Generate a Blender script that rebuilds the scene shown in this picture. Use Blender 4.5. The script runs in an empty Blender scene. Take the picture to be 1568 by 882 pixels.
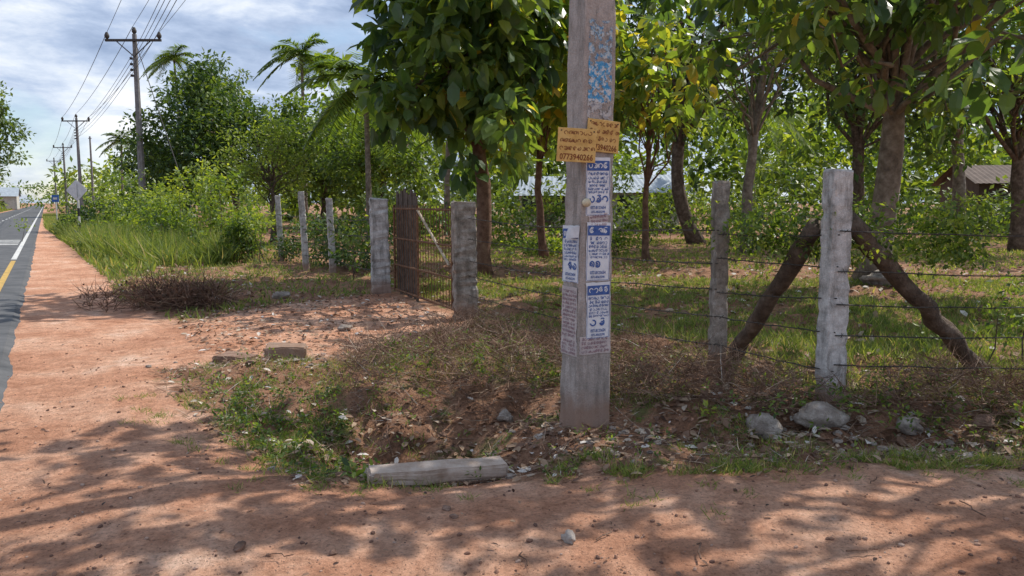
import bpy, math, os
import numpy as np
from mathutils import Vector, Matrix
rng=np.random.default_rng(11)
sc=bpy.context.scene
sc.view_settings.view_transform='Standard'; sc.view_settings.look='None'; sc.view_settings.exposure=0
COL=sc.collection
# ------------------------------------------------------------ mesh builder
class MB:
    def __init__(s): s.v=[];s.l=[];s.t=[];s.m=[];s.a=[];s.n=0
    def raw(s,v,loops,tot,mat,var):
        v=np.asarray(v,float).reshape(-1,3)
        s.v.append(v); s.l.append(np.asarray(loops,int)+s.n); tot=np.asarray(tot,int); s.t.append(tot)
        s.m.append(np.full(len(tot),mat)); s.a.append(np.broadcast_to(np.asarray(var,float),(len(v),)).copy()); s.n+=len(v)
    def add(s,v,faces,mat=0,var=.5):
        s.raw(v,[i for f in faces for i in f],[len(f) for f in faces],mat,var)
    def inst(s,T,P,D,R,L,W,var,mat=0):
        tv,tf=T; tv=np.asarray(tv,float); P=np.asarray(P,float); N=len(P); K=len(tv)
        if N==0: return
        D=D/np.maximum(np.linalg.norm(D,axis=1,keepdims=True),1e-6)
        S=np.cross(D,R); S/=np.maximum(np.linalg.norm(S,axis=1,keepdims=True),1e-6)
        Nn=np.cross(S,D)
        L=np.broadcast_to(L,(N,))[:,None,None]; W=np.broadcast_to(W,(N,))[:,None,None]
        V=P[:,None,:]+L*tv[None,:,0:1]*D[:,None,:]+W*tv[None,:,1:2]*S[:,None,:]+L*tv[None,:,2:3]*Nn[:,None,:]
        fl=np.array([i for f in tf for i in f]); ft=np.array([len(f) for f in tf])
        loops=(fl[None,:]+(np.arange(N)*K)[:,None]).ravel()
        s.raw(V.reshape(-1,3),loops,np.tile(ft,N),mat,np.repeat(np.broadcast_to(var,(N,)),K))
    def tube(s,pts,rad,sides=6,mat=0,var=.5,cap=True):
        pts=np.asarray(pts,float); n=len(pts); rad=np.broadcast_to(rad,(n,))
        tg=np.gradient(pts,axis=0); tg/=np.maximum(np.linalg.norm(tg,axis=1,keepdims=True),1e-9)
        ref=np.array([0,0,1.]) if abs(tg[0][2])<.8 else np.array([1.,0,0])
        a=np.cross(tg,ref); a/=np.maximum(np.linalg.norm(a,axis=1,keepdims=True),1e-9); b=np.cross(tg,a)
        th=np.linspace(0,2*math.pi,sides,endpoint=False)
        V=pts[:,None]+rad[:,None,None]*(np.cos(th)[None,:,None]*a[:,None]+np.sin(th)[None,:,None]*b[:,None])
        F=[]
        for i in range(n-1):
            for j in range(sides):
                k=(j+1)%sides; F.append([i*sides+j,i*sides+k,(i+1)*sides+k,(i+1)*sides+j])
        if cap: F.append(list(range(sides))[::-1]); F.append([(n-1)*sides+j for j in range(sides)])
        s.add(V.reshape(-1,3),F,mat,var)
    def box(s,c,size,rz=0,mat=0,var=.5,top=1.0):
        x,y,z=[q/2 for q in size]; v=[]
        for dz in(-1,1):
            k=top if dz>0 else 1
            for dx,dy in((-1,-1),(1,-1),(1,1),(-1,1)): v.append((dx*x*k,dy*y*k,dz*z))
        v=np.array(v); cr,sr=math.cos(rz),math.sin(rz)
        v=np.stack([v[:,0]*cr-v[:,1]*sr,v[:,0]*sr+v[:,1]*cr,v[:,2]],1)+np.array(c)
        s.add(v,[[3,2,1,0],[4,5,6,7],[0,1,5,4],[1,2,6,5],[2,3,7,6],[3,0,4,7]],mat,var)
    def build(s,name,mats,smooth=(),parent=None):
        v=np.concatenate(s.v); l=np.concatenate(s.l); t=np.concatenate(s.t); m=np.concatenate(s.m); a=np.concatenate(s.a)
        me=bpy.data.meshes.new(name); me.vertices.add(len(v)); me.vertices.foreach_set('co',v.ravel())
        me.loops.add(len(l)); me.loops.foreach_set('vertex_index',l.astype(np.int32))
        me.polygons.add(len(t)); st=np.concatenate([[0],np.cumsum(t)[:-1]]); me.polygons.foreach_set('loop_start',st.astype(np.int32))
        for q in mats: me.materials.append(q)
        me.polygons.foreach_set('material_index',m.astype(np.int32))
        me.polygons.foreach_set('use_smooth',np.isin(m,list(smooth)))
        at=me.attributes.new('var','FLOAT','POINT'); at.data.foreach_set('value',a)
        me.update(calc_edges=True); me.validate()
        o=bpy.data.objects.new(name,me); COL.objects.link(o)
        if parent: o.parent=parent
        return o
# ------------------------------------------------------------ noise
def vn(x,y,s,seed=0):
    x=np.asarray(x,float)*s+seed*17.3; y=np.asarray(y,float)*s+seed*9.1
    xi=np.floor(x); yi=np.floor(y); fx=x-xi; fy=y-yi; fx=fx*fx*(3-2*fx); fy=fy*fy*(3-2*fy)
    def h(a,b):
        q=np.sin(a*127.1+b*311.7+seed*3.7)*43758.5453; return q-np.floor(q)
    return (h(xi,yi)*(1-fx)+h(xi+1,yi)*fx)*(1-fy)+(h(xi,yi+1)*(1-fx)+h(xi+1,yi+1)*fx)*fy
def inpoly(x,y,P):
    x=np.asarray(x,float);y=np.asarray(y,float); r=np.zeros(x.shape,bool); n=len(P)
    for i in range(n):
        x1,y1=P[i];x2,y2=P[(i+1)%n]
        c=((y1>y)!=(y2>y))&(x<(x2-x1)*(y-y1)/((y2-y1) if y2!=y1 else 1e-9)+x1); r^=c
    return r
def pdist(x,y,P,closed=True):
    d=np.full(np.shape(x),1e9); n=len(P)
    for i in range(n if closed else n-1):
        x1,y1=P[i];x2,y2=P[(i+1)%n]; dx,dy=x2-x1,y2-y1; t=np.clip(((x-x1)*dx+(y-y1)*dy)/(dx*dx+dy*dy+1e-9),0,1)
        d=np.minimum(d,np.hypot(x-x1-t*dx,y-y1-t*dy))
    return d
A=[(-3.4,7.1),(-2.36,5.64),(-1.6,4.75),(-1.27,4.28),(-.83,4.26),(-.1,4.55),(.25,4.36),(1.6,4.45),(3.24,4.7),(14,5.4),(60,8),(900,60),(900,1400),(-80,1400),(-10,24),(-2.2,13.8),(-.7,10.6),(-.68,9.4),(-2.15,7.97),(-2.93,7.5)]
B=[(-4.4,10.1),(-6.5,12.6),(-8.3,15.8),(-15.6,27.4),(-28.9,48),(-61,101),(-840,1400),(-60,1400),(-2.3,13.6),(-3.7,11.7)]
C=[(-.75-6.9-.6*y,y) for y in(-200,0,20,60,1000)]+[(-1500,1000),(-1500,-200)]
def sd(x,y,P): return np.where(inpoly(x,y,P),1,-1)*pdist(x,y,P)
def vegf(x,y):
    return np.maximum(np.maximum(sd(x,y,A),sd(x,y,B)),sd(x,y,C))
def hgt(x,y):
    x=np.asarray(x,float);y=np.asarray(y,float)
    g=np.clip(vegf(x,y)/.5,0,1)
    near=np.clip((40-np.hypot(x,y))/20,0,1)
    h=(vn(x,y,.7,1)-.5)*.06*near+(vn(x,y,3,2)-.5)*.03*near+(vn(x,y,9,3)-.5)*.016*near
    h+=g*((vn(x,y,1.3,4)-.4)*.15+(vn(x,y,5,5)-.5)*.10+(vn(x,y,13,6)-.5)*.045)*near
    e=((x+.60)/1.05)**2+((y-5.33)/.62)**2; h-=.40*np.exp(-e*1.0)*(.8+.4*vn(x,y,4,9))
    d=pdist(x,y,[(.9,5.6),(2.2,5.15),(7,5.6)],False); h-=.15*np.exp(-(d/.35)**2)
    d=pdist(x,y,[(-1.2,6.7),(.2,7.2),(1.6,6.9)],False); h+=.10*np.exp(-(d/.5)**2)
    e=((x-.55)/.5)**2+((y-5.45)/.4)**2; h=h*(1-np.exp(-e*1.2))
    rd=np.clip((x+.75+.6*y)/1.2,0,1)*1.0; rl=np.clip((-x-.75-6.4-.6*y)/1.5,0,1)
    return h*np.maximum(rd,rl)
# ------------------------------------------------------------ materials
def newmat(name):
    m=bpy.data.materials.new(name); m.use_nodes=True; nt=m.node_tree; nt.nodes.clear()
    o=nt.nodes.new('ShaderNodeOutputMaterial'); return m,nt,o
def ramp(nt,fac,stops,interp='LINEAR'):
    r=nt.nodes.new('ShaderNodeValToRGB'); r.color_ramp.interpolation=interp
    e=r.color_ramp.elements
    while len(e)<len(stops): e.new(.5)
    for i,(p,c) in enumerate(stops):
        e[i].position=p; e[i].color=(*c,1) if len(c)==3 else c
    nt.links.new(fac,r.inputs[0]); return r.outputs[0]
def noise(nt,scale,detail=6,rough=.6,vec=None,dist=0):
    n=nt.nodes.new('ShaderNodeTexNoise'); n.inputs['Scale'].default_value=scale; n.inputs['Detail'].default_value=detail
    n.inputs['Roughness'].default_value=rough; n.inputs['Distortion'].default_value=dist
    if vec is not None: nt.links.new(vec,n.inputs['Vector'])
    return n.outputs['Fac']
def mix(nt,f,a,b,mode='MIX'):
    m=nt.nodes.new('ShaderNodeMix'); m.data_type='RGBA'; m.blend_type=mode
    for s,v in((0,f),(6,a),(7,b)):
        if hasattr(v,'is_output'): nt.links.new(v,m.inputs[s])
        else: m.inputs[s].default_value=(*v,1) if isinstance(v,tuple) else v
    return m.outputs[2]
def math_(nt,op,a,b=0,clamp=False):
    m=nt.nodes.new('ShaderNodeMath'); m.operation=op; m.use_clamp=clamp
    for s,v in((0,a),(1,b)):
        if hasattr(v,'is_output'): nt.links.new(v,m.inputs[s])
        else: m.inputs[s].default_value=v
    return m.outputs[0]
def pos(nt): return nt.nodes.new('ShaderNodeNewGeometry').outputs['Position']
def objc(nt): return nt.nodes.new('ShaderNodeTexCoord').outputs['Object']
def attr(nt,n):
    a=nt.nodes.new('ShaderNodeAttribute'); a.attribute_name=n; return a.outputs['Fac']
def finish(nt,o,col,rough=.85,bump=None,bs=.3,bd=.02,metal=0,spec=.3):
    p=nt.nodes.new('ShaderNodeBsdfPrincipled')
    if hasattr(col,'is_output'): nt.links.new(col,p.inputs['Base Color'])
    else: p.inputs['Base Color'].default_value=(*col,1)
    p.inputs['Roughness'].default_value=rough; p.inputs['Metallic'].default_value=metal; p.inputs['Specular IOR Level'].default_value=spec
    if bump is not None:
        b=nt.nodes.new('ShaderNodeBump'); b.inputs['Strength'].default_value=bs; b.inputs['Distance'].default_value=bd
        nt.links.new(bump,b.inputs['Height']); nt.links.new(b.outputs[0],p.inputs['Normal'])
    nt.links.new(p.outputs[0],o.inputs[0]); return p
def noisy(name,cols,scale=8,rough=.85,bs=.4,bd=.01,detail=6,metal=0,use_obj=False):
    m,nt,o=newmat(name); v=objc(nt) if use_obj else pos(nt); n=noise(nt,scale,detail,.65,v)
    k=len(cols); st=[(.3+.4*i/(k-1),c) for i,c in enumerate(cols)]
    finish(nt,o,ramp(nt,n,st),rough,noise(nt,scale*6,3,.6,v),bs,bd,metal); return m
def leafmat(name,stops,trans=.4,rough=.45,tint=(1.5,1.5,.55)):
    m,nt,o=newmat(name); c=ramp(nt,attr(nt,'var'),stops)
    p=finish(nt,o,c,rough,None,spec=.4)
    if trans>0:
        t=nt.nodes.new('ShaderNodeBsdfTranslucent'); c2=ramp(nt,attr(nt,'var'),[(a,tuple(min(.9,x*y) for x,y in zip(b,tint))) for a,b in stops]); nt.links.new(c2,t.inputs[0])
        s=nt.nodes.new('ShaderNodeMixShader'); s.inputs[0].default_value=trans
        nt.links.new(p.outputs[0],s.inputs[1]); nt.links.new(t.outputs[0],s.inputs[2]); nt.links.new(s.outputs[0],o.inputs[0])
    return m
T2=(2.5,2.25,.6)
teak=leafmat('teak_leaf',[(0,(.035,.075,.042)),(.4,(.08,.145,.055)),(.75,(.165,.235,.06)),(.93,(.28,.30,.065)),(1,(.50,.33,.07))],.46,.33,T2)
dkleaf=leafmat('dark_leaf',[(0,(.018,.042,.019)),(.5,(.052,.10,.034)),(1,(.145,.20,.055))],.36,.45,T2)
mdleaf=leafmat('mid_leaf',[(0,(.03,.06,.02)),(.5,(.10,.165,.04)),(1,(.25,.31,.07))],.45,.45,T2)
ylleaf=leafmat('yellow_leaf',[(0,(.08,.12,.03)),(.5,(.18,.24,.05)),(1,(.32,.35,.08))],.5,.45,(1.8,1.8,.7))
grassm=leafmat('grass_blade',[(0,(.06,.09,.028)),(.4,(.125,.185,.045)),(.75,(.24,.29,.08)),(.9,(.38,.33,.15)),(1,(.48,.39,.23))],.42,.6,(1.8,1.7,.7))
drym=leafmat('dry_leaf',[(0,(.07,.04,.03)),(.4,(.19,.11,.075)),(.7,(.33,.225,.15)),(.9,(.47,.39,.31)),(1,(.62,.58,.54))],.12,.8,(1,.9,.7))
bark=noisy('bark',[(.045,.032,.025),(.11,.08,.06),(.2,.16,.13)],7,.95,.9,.02)
bark2=noisy('pale_bark',[(.10,.08,.065),(.20,.165,.135),(.33,.29,.25)],6,.95,.9,.02)
redbark=noisy('brown_bark',[(.08,.045,.03),(.17,.10,.07),(.25,.17,.12)],7,.95,.9,.02)
# ------------------------------------------------------------ world
SUN_EL=math.radians(52); SUN_ROT=math.radians(60)
w=bpy.data.worlds.new('World'); sc.world=w; w.use_nodes=True; nt=w.node_tree; nt.nodes.clear()
wo=nt.nodes.new('ShaderNodeOutputWorld'); bg=nt.nodes.new('ShaderNodeBackground'); bg.inputs[1].default_value=.15
sky=nt.nodes.new('ShaderNodeTexSky'); sky.sky_type='NISHITA'; sky.sun_disc=False; sky.sun_elevation=SUN_EL; sky.sun_rotation=SUN_ROT; sky.dust_density=.2
tc=nt.nodes.new('ShaderNodeTexCoord'); mp=nt.nodes.new('ShaderNodeMapping'); mp.inputs['Scale'].default_value=(1,1,2.8); mp.inputs['Location'].default_value=(.3,.1,.2)
nt.links.new(tc.outputs['Generated'],mp.inputs[0])
n1=noise(nt,3.2,7,.55,mp.outputs[0],.3); n2=noise(nt,5.5,8,.6,mp.outputs[0],.2)
cl=ramp(nt,n2,[(.36,(2.2,2.85,4.2)),(.48,(3.5,4.2,5.6)),(.57,(5.4,5.9,6.8)),(.66,(7.3,7.4,7.7))])
f=ramp(nt,n1,[(.36,(0.15,.15,.15)),(.48,(.92,.92,.92))])
nt.links.new(mix(nt,f,sky.outputs[0],cl),bg.inputs[0]); nt.links.new(bg.outputs[0],wo.inputs[0])
S=Vector((math.sin(SUN_ROT)*math.cos(SUN_EL),math.cos(SUN_ROT)*math.cos(SUN_EL),math.sin(SUN_EL)))
ld=bpy.data.lights.new('sun','SUN'); ld.energy=5.0; ld.angle=math.radians(.53); ld.color=(1,.94,.84)
lo=bpy.data.objects.new('sun',ld); COL.objects.link(lo); lo.rotation_euler=S.to_track_quat('Z','Y').to_euler(); lo.location=(20,20,40)
cam=bpy.data.cameras.new('camera'); cam.lens=27.18; cam.sensor_width=36; cam.clip_start=.05; cam.clip_end=6000
co=bpy.data.objects.new('camera',cam); COL.objects.link(co); co.location=(0,0,1.6); co.rotation_euler=(math.radians(90-6.3),0,0); sc.camera=co
# ------------------------------------------------------------ ground
def axis(a,b,lo_,hi,step=.05,g=1.035):
    m=list(np.arange(a,b,step)); s=step;x=m[-1];out=[]
    while x<hi: s*=g; x+=s; out.append(x)
    s=step;x=a;pre=[]
    while x>lo_: s*=g; x-=s; pre.append(x)
    return np.array(pre[::-1]+m+out)
xs=axis(-4.5,5.0,-1600,1600); ys=axis(2.8,9.5,-300,1700)
X,Y=np.meshgrid(xs,ys); Z=hgt(X,Y); V=np.stack([X,Y,Z],-1).reshape(-1,3); nx,ny=len(xs),len(ys)
i=np.arange(nx-1)[None,:]+np.arange(ny-1)[:,None]*nx
loops=np.stack([i,i+1,i+1+nx,i+nx],-1).ravel()
mb=MB(); mb.raw(V,loops,np.full((nx-1)*(ny-1),4),0,np.clip(.5+vegf(X,Y)*1.2,0,1).ravel())
m,nt,o=newmat('laterite_and_grass_ground'); p=pos(nt)
lat=ramp(nt,noise(nt,1.1,7,.68,p),[(.3,(.42,.20,.12)),(.46,(.58,.305,.195)),(.58,(.68,.405,.28)),(.70,(.75,.53,.41))])
fine=noise(nt,42,6,.85,p)
lat=mix(nt,.95,lat,ramp(nt,fine,[(.33,(.36,.31,.29)),(.46,(.93,.93,.93)),(.56,(1.05,1.05,1.05)),(.7,(1.4,1.38,1.35))]),'MULTIPLY')
mid=noise(nt,9,4,.7,p)
lat=mix(nt,.7,lat,ramp(nt,mid,[(.35,(.66,.61,.58)),(.6,(1.12,1.12,1.12))]),'MULTIPLY')
vo=nt.nodes.new('ShaderNodeTexVoronoi'); vo.inputs['Scale'].default_value=34; nt.links.new(p,vo.inputs[0])
peb=ramp(nt,vo.outputs['Distance'],[(.10,(1,1,1)),(.22,(0,0,0))])
lat=mix(nt,math_(nt,'MULTIPLY',peb,.45),lat,mix(nt,noise(nt,20,1,.5,p),(.15,.09,.065),(.5,.38,.32)))
gr=ramp(nt,noise(nt,2.4,7,.72,p),[(.3,(.11,.06,.04)),(.44,(.25,.135,.085)),(.55,(.35,.20,.13)),(.61,(.18,.16,.07)),(.76,(.15,.19,.06))])
gr=mix(nt,.8,gr,ramp(nt,fine,[(.3,(.4,.4,.4)),(.7,(1.6,1.55,1.5))]),'MULTIPLY')
fac=math_(nt,'ADD',attr(nt,'var'),math_(nt,'MULTIPLY',math_(nt,'SUBTRACT',noise(nt,3.5,6,.7,p),.5),1.8))
fac=ramp(nt,fac,[(.42,(0,0,0)),(.66,(1,1,1))])
bh=math_(nt,'ADD',fine,math_(nt,'ADD',math_(nt,'MULTIPLY',peb,.6),mid))
finish(nt,o,mix(nt,fac,lat,gr),.95,bh,.95,.028,spec=.15)
mb.build('ground',[m],smooth=(0,))
# road
def onroad(s,off): return (-.55-.6*s-off*.857, s-off*.514)
mb=MB(); ss=[-60,-20,-5,0,5,10,15,20,30,40,60,90,140,220,400,900]; W=5.4
v=[];F=[]
for s_ in ss:
    for k,off in enumerate((0,W*.25,W*.5,W*.75,W)):
        x,y=onroad(s_,off); v.append((x,y,.03+.035*(1-abs(k-2)/2)))
for a in range(len(ss)-1):
    for k in range(4): b=a*5+k; F.append([b,b+5,b+6,b+1])
v2=[];F2=[]
es=np.concatenate([np.arange(-10,30,.18),[31,33,36,40,60,90,140,220,400,900]])
for j,s_ in enumerate(es):
    x,y=onroad(s_,0.01); jit=.10+(.10*vn(np.array([s_]),np.array([0.]),2.5,4)[0]+rng.uniform(0,.03) if s_<30 else 0); x2,y2=onroad(s_,-jit); v2+=[(x,y,.031),(x2,y2,-.03)]
for a in range(len(es)-1): b=a*2; F2.append([b,b+2,b+3,b+1])
mb.add(v,F); mb.add(v2,F2)
asph=noisy('asphalt',[(.055,.057,.062),(.095,.097,.102),(.135,.135,.14)],2.2,.85,.5,.01,12)
mb.build('road',[asph])
def zr(off): k=off/(W*.25); return .03+.035*(1-abs(k-2)/2)+.006
yel=noisy('yellow_paint',[(.30,.20,.07),(.62,.40,.10)],9,.7,.1); whp=noisy('white_paint',[(.35,.35,.34),(.72,.72,.70)],9,.7,.1)
def stripe(name,s0,s1,off,wd,mat,n=20):
    mb=MB(); v=[];F=[]
    for i in range(n+1):
        s_=s0+(s1-s0)*i/n
        for o_ in(off,off+wd): x,y=onroad(s_,o_); v.append((x,y,zr(o_)))
    for i in range(n): b=i*2; F.append([b,b+2,b+3,b+1])
    mb.add(v,F); mb.build(name,[mat])
stripe('road_edge_line',-5,21,.30,.11,yel); stripe('road_edge_line',21.5,260,.30,.13,whp,60)
mb=MB()
for s_ in list(np.arange(24,200,6.0)):
    x1,y1=onroad(s_,W/2-.06);x2,y2=onroad(s_,W/2+.06);x3,y3=onroad(s_+3,W/2+.06);x4,y4=onroad(s_+3,W/2-.06)
    zz=zr(W/2); mb.add([(x1,y1,zz),(x2,y2,zz),(x3,y3,zz),(x4,y4,zz)],[[0,3,2,1]])
mb.build('road_centre_line',[whp])
mb=MB()
for s_ in(29,30.1,31.2,32.3):
    for a,b in((.5,W/2-.1),(W/2+.1,W-.3)):
        q=[onroad(s_,a),onroad(s_,b),onroad(s_+.45,b),onroad(s_+.45,a)]
        z=[zr(a)+.002,zr(b)+.002,zr(b)+.002,zr(a)+.002]
        mb.add([(c[0],c[1],zz) for c,zz in zip(q,z)],[[0,3,2,1]])
mb.build('rumble_strip_marking',[whp])
# ------------------------------------------------------------ leaf templates
LEAF=([(0,0,0),(.3,.42,.05),(.3,0,0),(.3,-.42,.05),(.7,.4,0),(.7,0,-.06),(.7,-.4,0),(1,0,-.16)],[[0,2,1],[0,3,2],[1,2,5,4],[2,3,6,5],[4,5,7],[5,6,7]])
DIA=([(0,0,0),(.45,.5,.05),(1,0,-.05),(.45,-.5,.05)],[[0,3,2,1]])
BL=([(0,.5,0),(0,-.5,0),(.5,.4,.06),(.5,-.4,.06),(1,0,.28)],[[0,1,3,2],[2,3,4]])
def rv(n): 
    v=rng.normal(size=(n,3)); return v/np.linalg.norm(v,axis=1,keepdims=True)
def clumps(mb,C,cr,nl,L,Wr,T,mat,droop=.4,flat=.75,vb=None,vs=.18):
    C=np.asarray(C); n=len(C)
    cr=np.broadcast_to(cr,(n,)); vb=rng.uniform(.25,.75,n) if vb is None else vb
    idx=np.repeat(np.arange(n),nl); off=rng.normal(size=(len(idx),3)); off/=np.maximum(np.linalg.norm(off,axis=1,keepdims=True),.01)
    off*= (rng.uniform(0,1,len(idx))**.5)[:,None]
    off[:,2]*=flat; P=C[idx]+off*cr[idx][:,None]
    D=off+.9*rv(len(idx)); D[:,2]-=droop
    R=rv(len(idx))*.7; R[:,2]+=1
    l=L*rng.uniform(.6,1.25,len(idx)); var=np.clip(vb[idx]+rng.normal(0,vs,len(idx))+off[:,2]*.1,0,1)
    mb.inst(T,P,D,R,l,l*Wr,var,mat)
def tree(name,base,fork,r0,cc,cr,ncl,nl,clr,L,Wr=.5,leaf=mdleaf,bk=bark,T=DIA,droop=.4,limbs=22,shell=2.4,zmin=None,bend=.3,vb=None,lk=.3):
    mb=MB(); base=np.array(base,float); base[2]=float(hgt(base[0],base[1]))-.1; fork=np.array(fork,float); cc=np.array(cc,float); cr=np.array(cr,float)
    n=11; t=np.linspace(0,1,n)[:,None]; w_=rng.normal(size=3)*bend*np.array([1,1,0]); pth=base+(fork-base)*t+w_*np.sin(t*math.pi*1.3)*.5+rng.normal(0,.02,(n,3))
    rr=r0*(1-.55*t[:,0])*rng.uniform(.95,1.05,n); rr[0]*=1.35
    mb.tube(pth,rr,10,0,.5)
    d=rv(ncl); C=cc+d*cr*(rng.uniform(0.03,1,ncl)**(1/shell))[:,None]*rng.uniform(.8,1.15,ncl)[:,None]
    if zmin is not None: C=C[C[:,2]>zmin]
    for c in C[rng.permutation(len(C))[:limbs]]:
        k=rng.uniform(.5,1); i0=k*(n-1); a=pth[int(i0)]
        s=np.linspace(0,1,6)[:,None]; q=a+(c-a)*s; q[:,2]+=np.sin(s[:,0]*math.pi)*np.linalg.norm(c-a)*.10; q[1:-1]+=rng.normal(size=(4,3))*.05*np.linalg.norm(c-a)
        mb.tube(q,np.linspace(r0*lk*rng.uniform(.5,1.1),.012,6),6,0,.5,False)
    clumps(mb,C,clr*rng.uniform(.7,1.3,len(C)),nl,L,Wr,T,1,droop,vb=None if vb is None else np.clip(rng.normal(vb,.14,len(C)),0,1))
    return mb.build(name,[bk,leaf],smooth=(0,))
tree('teak_tree',(-.62,16.5,0),(-.9,16,5),.19,(-.95,15.2,5.3),(2.35,2.3,3.3),135,34,.62,.38,.62,teak,redbark,LEAF,.7,40,vb=.45,zmin=2.3)
tree('teak_tree',(.9,22,0),(.9,21.5,5),.13,(.6,21,5.2),(2.4,2.4,3.2),80,30,.7,.38,.6,teak,redbark,LEAF,.6,20,vb=.75,zmin=2.2)
tree('teak_tree',(3.6,20.5,0),(3.5,20,4),.10,(3.3,19.6,4.9),(1.7,1.7,2.0),34,26,.55,.34,.6,teak,redbark,LEAF,.6,16,vb=.70,zmin=2.4)
tree('teak_tree',(7.3,15.7,0),(7.0,15,6.5),.27,(6.6,13.2,6.2),(5.4,3.4,3.3),120,36,.66,.33,.6,teak,bark2,LEAF,.6,60,vb=.42,zmin=3.0,bend=.3)
tree('teak_tree',(8.2,5.4,0),(6.0,5.9,4.8),.22,(4.4,6.7,5.2),(4.2,2.3,2.3),80,28,.42,.26,.6,teak,bark2,LEAF,.6,40,vb=.40,zmin=2.65,bend=.3)
tree('shade_tree',(7.3,24,0),(7.6,23.6,7),.18,(7.4,23,7),(3.2,3,3.2),56,40,.8,.28,.5,mdleaf,bark2,DIA,.4,25,vb=.45)
tree('shade_tree',(7.2,30,0),(6.6,30,7),.30,(6.5,30,8),(4.6,4,4.2),120,46,1.0,.30,.5,dkleaf,bark,DIA,.4,50,bend=1.2,vb=.4)
tree('shade_tree',(12.5,28,0),(12,28,7),.26,(12,27,7.8),(4.8,4,4.6),120,46,1.0,.32,.5,dkleaf,bark,DIA,.4,30,vb=.5)
tree('shade_tree',(19.6,34,0),(19,34,8),.32,(18.5,33,8.5),(5.5,5,5.2),120,50,1.1,.36,.5,dkleaf,bark2,DIA,.4,30,vb=.6)
tree('shade_tree',(17,26,0),(16.5,26,6),.26,(16,25,6.8),(4,4,3.6),80,45,.9,.3,.5,mdleaf,bark,DIA,.4,30,vb=.5)
tree('shade_tree',(3.2,33,0),(3.0,33,6),.22,(3.0,33,7.4),(4,3.5,4.4),90,50,1,.32,.5,dkleaf,bark,DIA,.4,20,vb=.6)
# left tree mass
tree('broadleaf_tree',(-17.8,47,0),(-17.8,47,6),.3,(-18.0,46,5.4),(3.9,4,4.2),190,70,.95,.34,.5,dkleaf,bark,DIA,.3,14,vb=.5)
tree('broadleaf_tree',(-19,54,0),(-19,54,8),.3,(-20.2,54,8.8),(1.9,2.4,3.0),70,60,.8,.34,.5,dkleaf,bark,DIA,.3,14,vb=.6)
tree('broadleaf_tree',(-12.5,52,0),(-12.5,52,5),.3,(-12.6,51,5.2),(4.2,4,3.4),140,62,.95,.34,.5,mdleaf,bark,DIA,.3,14,vb=.3)
tree('broadleaf_tree',(-23,55,0),(-23,55,4),.3,(-23.6,54,3.4),(3.0,3.5,3.2),80,60,.9,.36,.5,dkleaf,bark,DIA,.3,14,vb=.4)
tree('broadleaf_tree',(-7.5,46,0),(-7.5,46,5),.25,(-7.4,45,4.5),(3.6,4,3.6),110,60,1,.34,.5,mdleaf,bark,DIA,.3,14,vb=.35)
tree('flowering_shrub_tree',(-9.6,31,0),(-9.6,31,3),.12,(-9.6,31,3.3),(1.9,1.7,1.6),74,46,.5,.17,.5,ylleaf,bark,DIA,.2,30,vb=.35)
tree('roadside_tree',(-77.5,110,0),(-77,110,12),.5,(-76.0,110,11.5),(5.4,6,8),130,70,1.7,.7,.5,dkleaf,bark,DIA,.3,20,vb=.6)
# distant trees
mb=MB(); Cs=[]
for k in range(1600):
    b=rng.uniform(-.95,1.05); yy=rng.uniform(62,110); xx=b*yy
    if xx< -.3*yy: yy=rng.uniform(120,230); xx=b*yy
    if -10-.6*yy<xx<2-.6*yy and yy<215: continue
    if -132<xx<-108 and 160<yy<190: continue
    top=5+7*vn(np.array([b*9.]),np.array([0.]),1,8)[0]+rng.uniform(-1,1)
    if xx>-.25*yy: top*=1.3
    Cs.append((xx,yy,rng.uniform(.1,1)*top))
clumps(mb,np.array(Cs),2.2,38,1.0,.55,DIA,0,.3)
mb.build('distant_trees',[mdleaf])
# palms
def palm(name,x,y,h,fl,nf=22,r=.16,vb=.45):
    mb=MB(); lean=rng.normal(0,.4,2); s=np.linspace(0,1,8)[:,None]
    pth=np.array([x,y,-.1])+s*np.array([0,0,h+.1])+np.hstack([s**2*lean[0],s**2*lean[1],0*s]); mb.tube(pth,r*(1-.3*s[:,0]),8,0)
    top=pth[-1]
    for i in range(nf):
        az=i*2.4+rng.uniform(-.2,.2); el=rng.uniform(-.35,1.25); L=fl*rng.uniform(.85,1.1)
        d=np.array([math.cos(az)*math.cos(el),math.sin(az)*math.cos(el),math.sin(el)]); t=np.linspace(0,1,14)
        q=top+d*L*t[:,None]; q[:,2]-=L*.62*t**2*(.6+.5*math.cos(el))
        mb.tube(q,np.linspace(.035,.01,14),4,1,.5,False)
        tt=np.linspace(.12,1,44); P=np.stack([np.interp(tt,t,q[:,j]) for j in range(3)],1); tg=np.gradient(P,axis=0); tg/=np.linalg.norm(tg,axis=1,keepdims=True)
        sd_=np.cross(tg,[0,0,1]); sd_/=np.linalg.norm(sd_,axis=1,keepdims=True)
        for sg in(-1,1):
            D=sd_*sg+tg*.6+np.array([0,0,-.55])+rng.normal(0,.12,(44,3))
            mb.inst(BL,P,D,np.tile([0,0,1.],(44,1)),L*.28*np.sin(np.clip(tt*1.05,0,1)*math.pi*.85+.3)+.1,.055*fl/3+.02,np.clip(rng.normal(vb,.15,44),0,1),1)
    for i in range(7): 
        c=top+rng.normal(0,.22,3)-np.array([0,0,.25]); mb.inst(([(1,0,0),(0,1,0),(-1,0,0),(0,-1,0),(0,0,1),(0,0,-1)],[[0,1,4],[1,2,4],[2,3,4],[3,0,4],[1,0,5],[2,1,5],[3,2,5],[0,3,5]]),c[None],np.array([[1.,0,0]]),np.array([[0,0,1.]]),.13,.13,.9,1)
    mb.build(name,[bark2,mdleaf],smooth=(0,))
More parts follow.
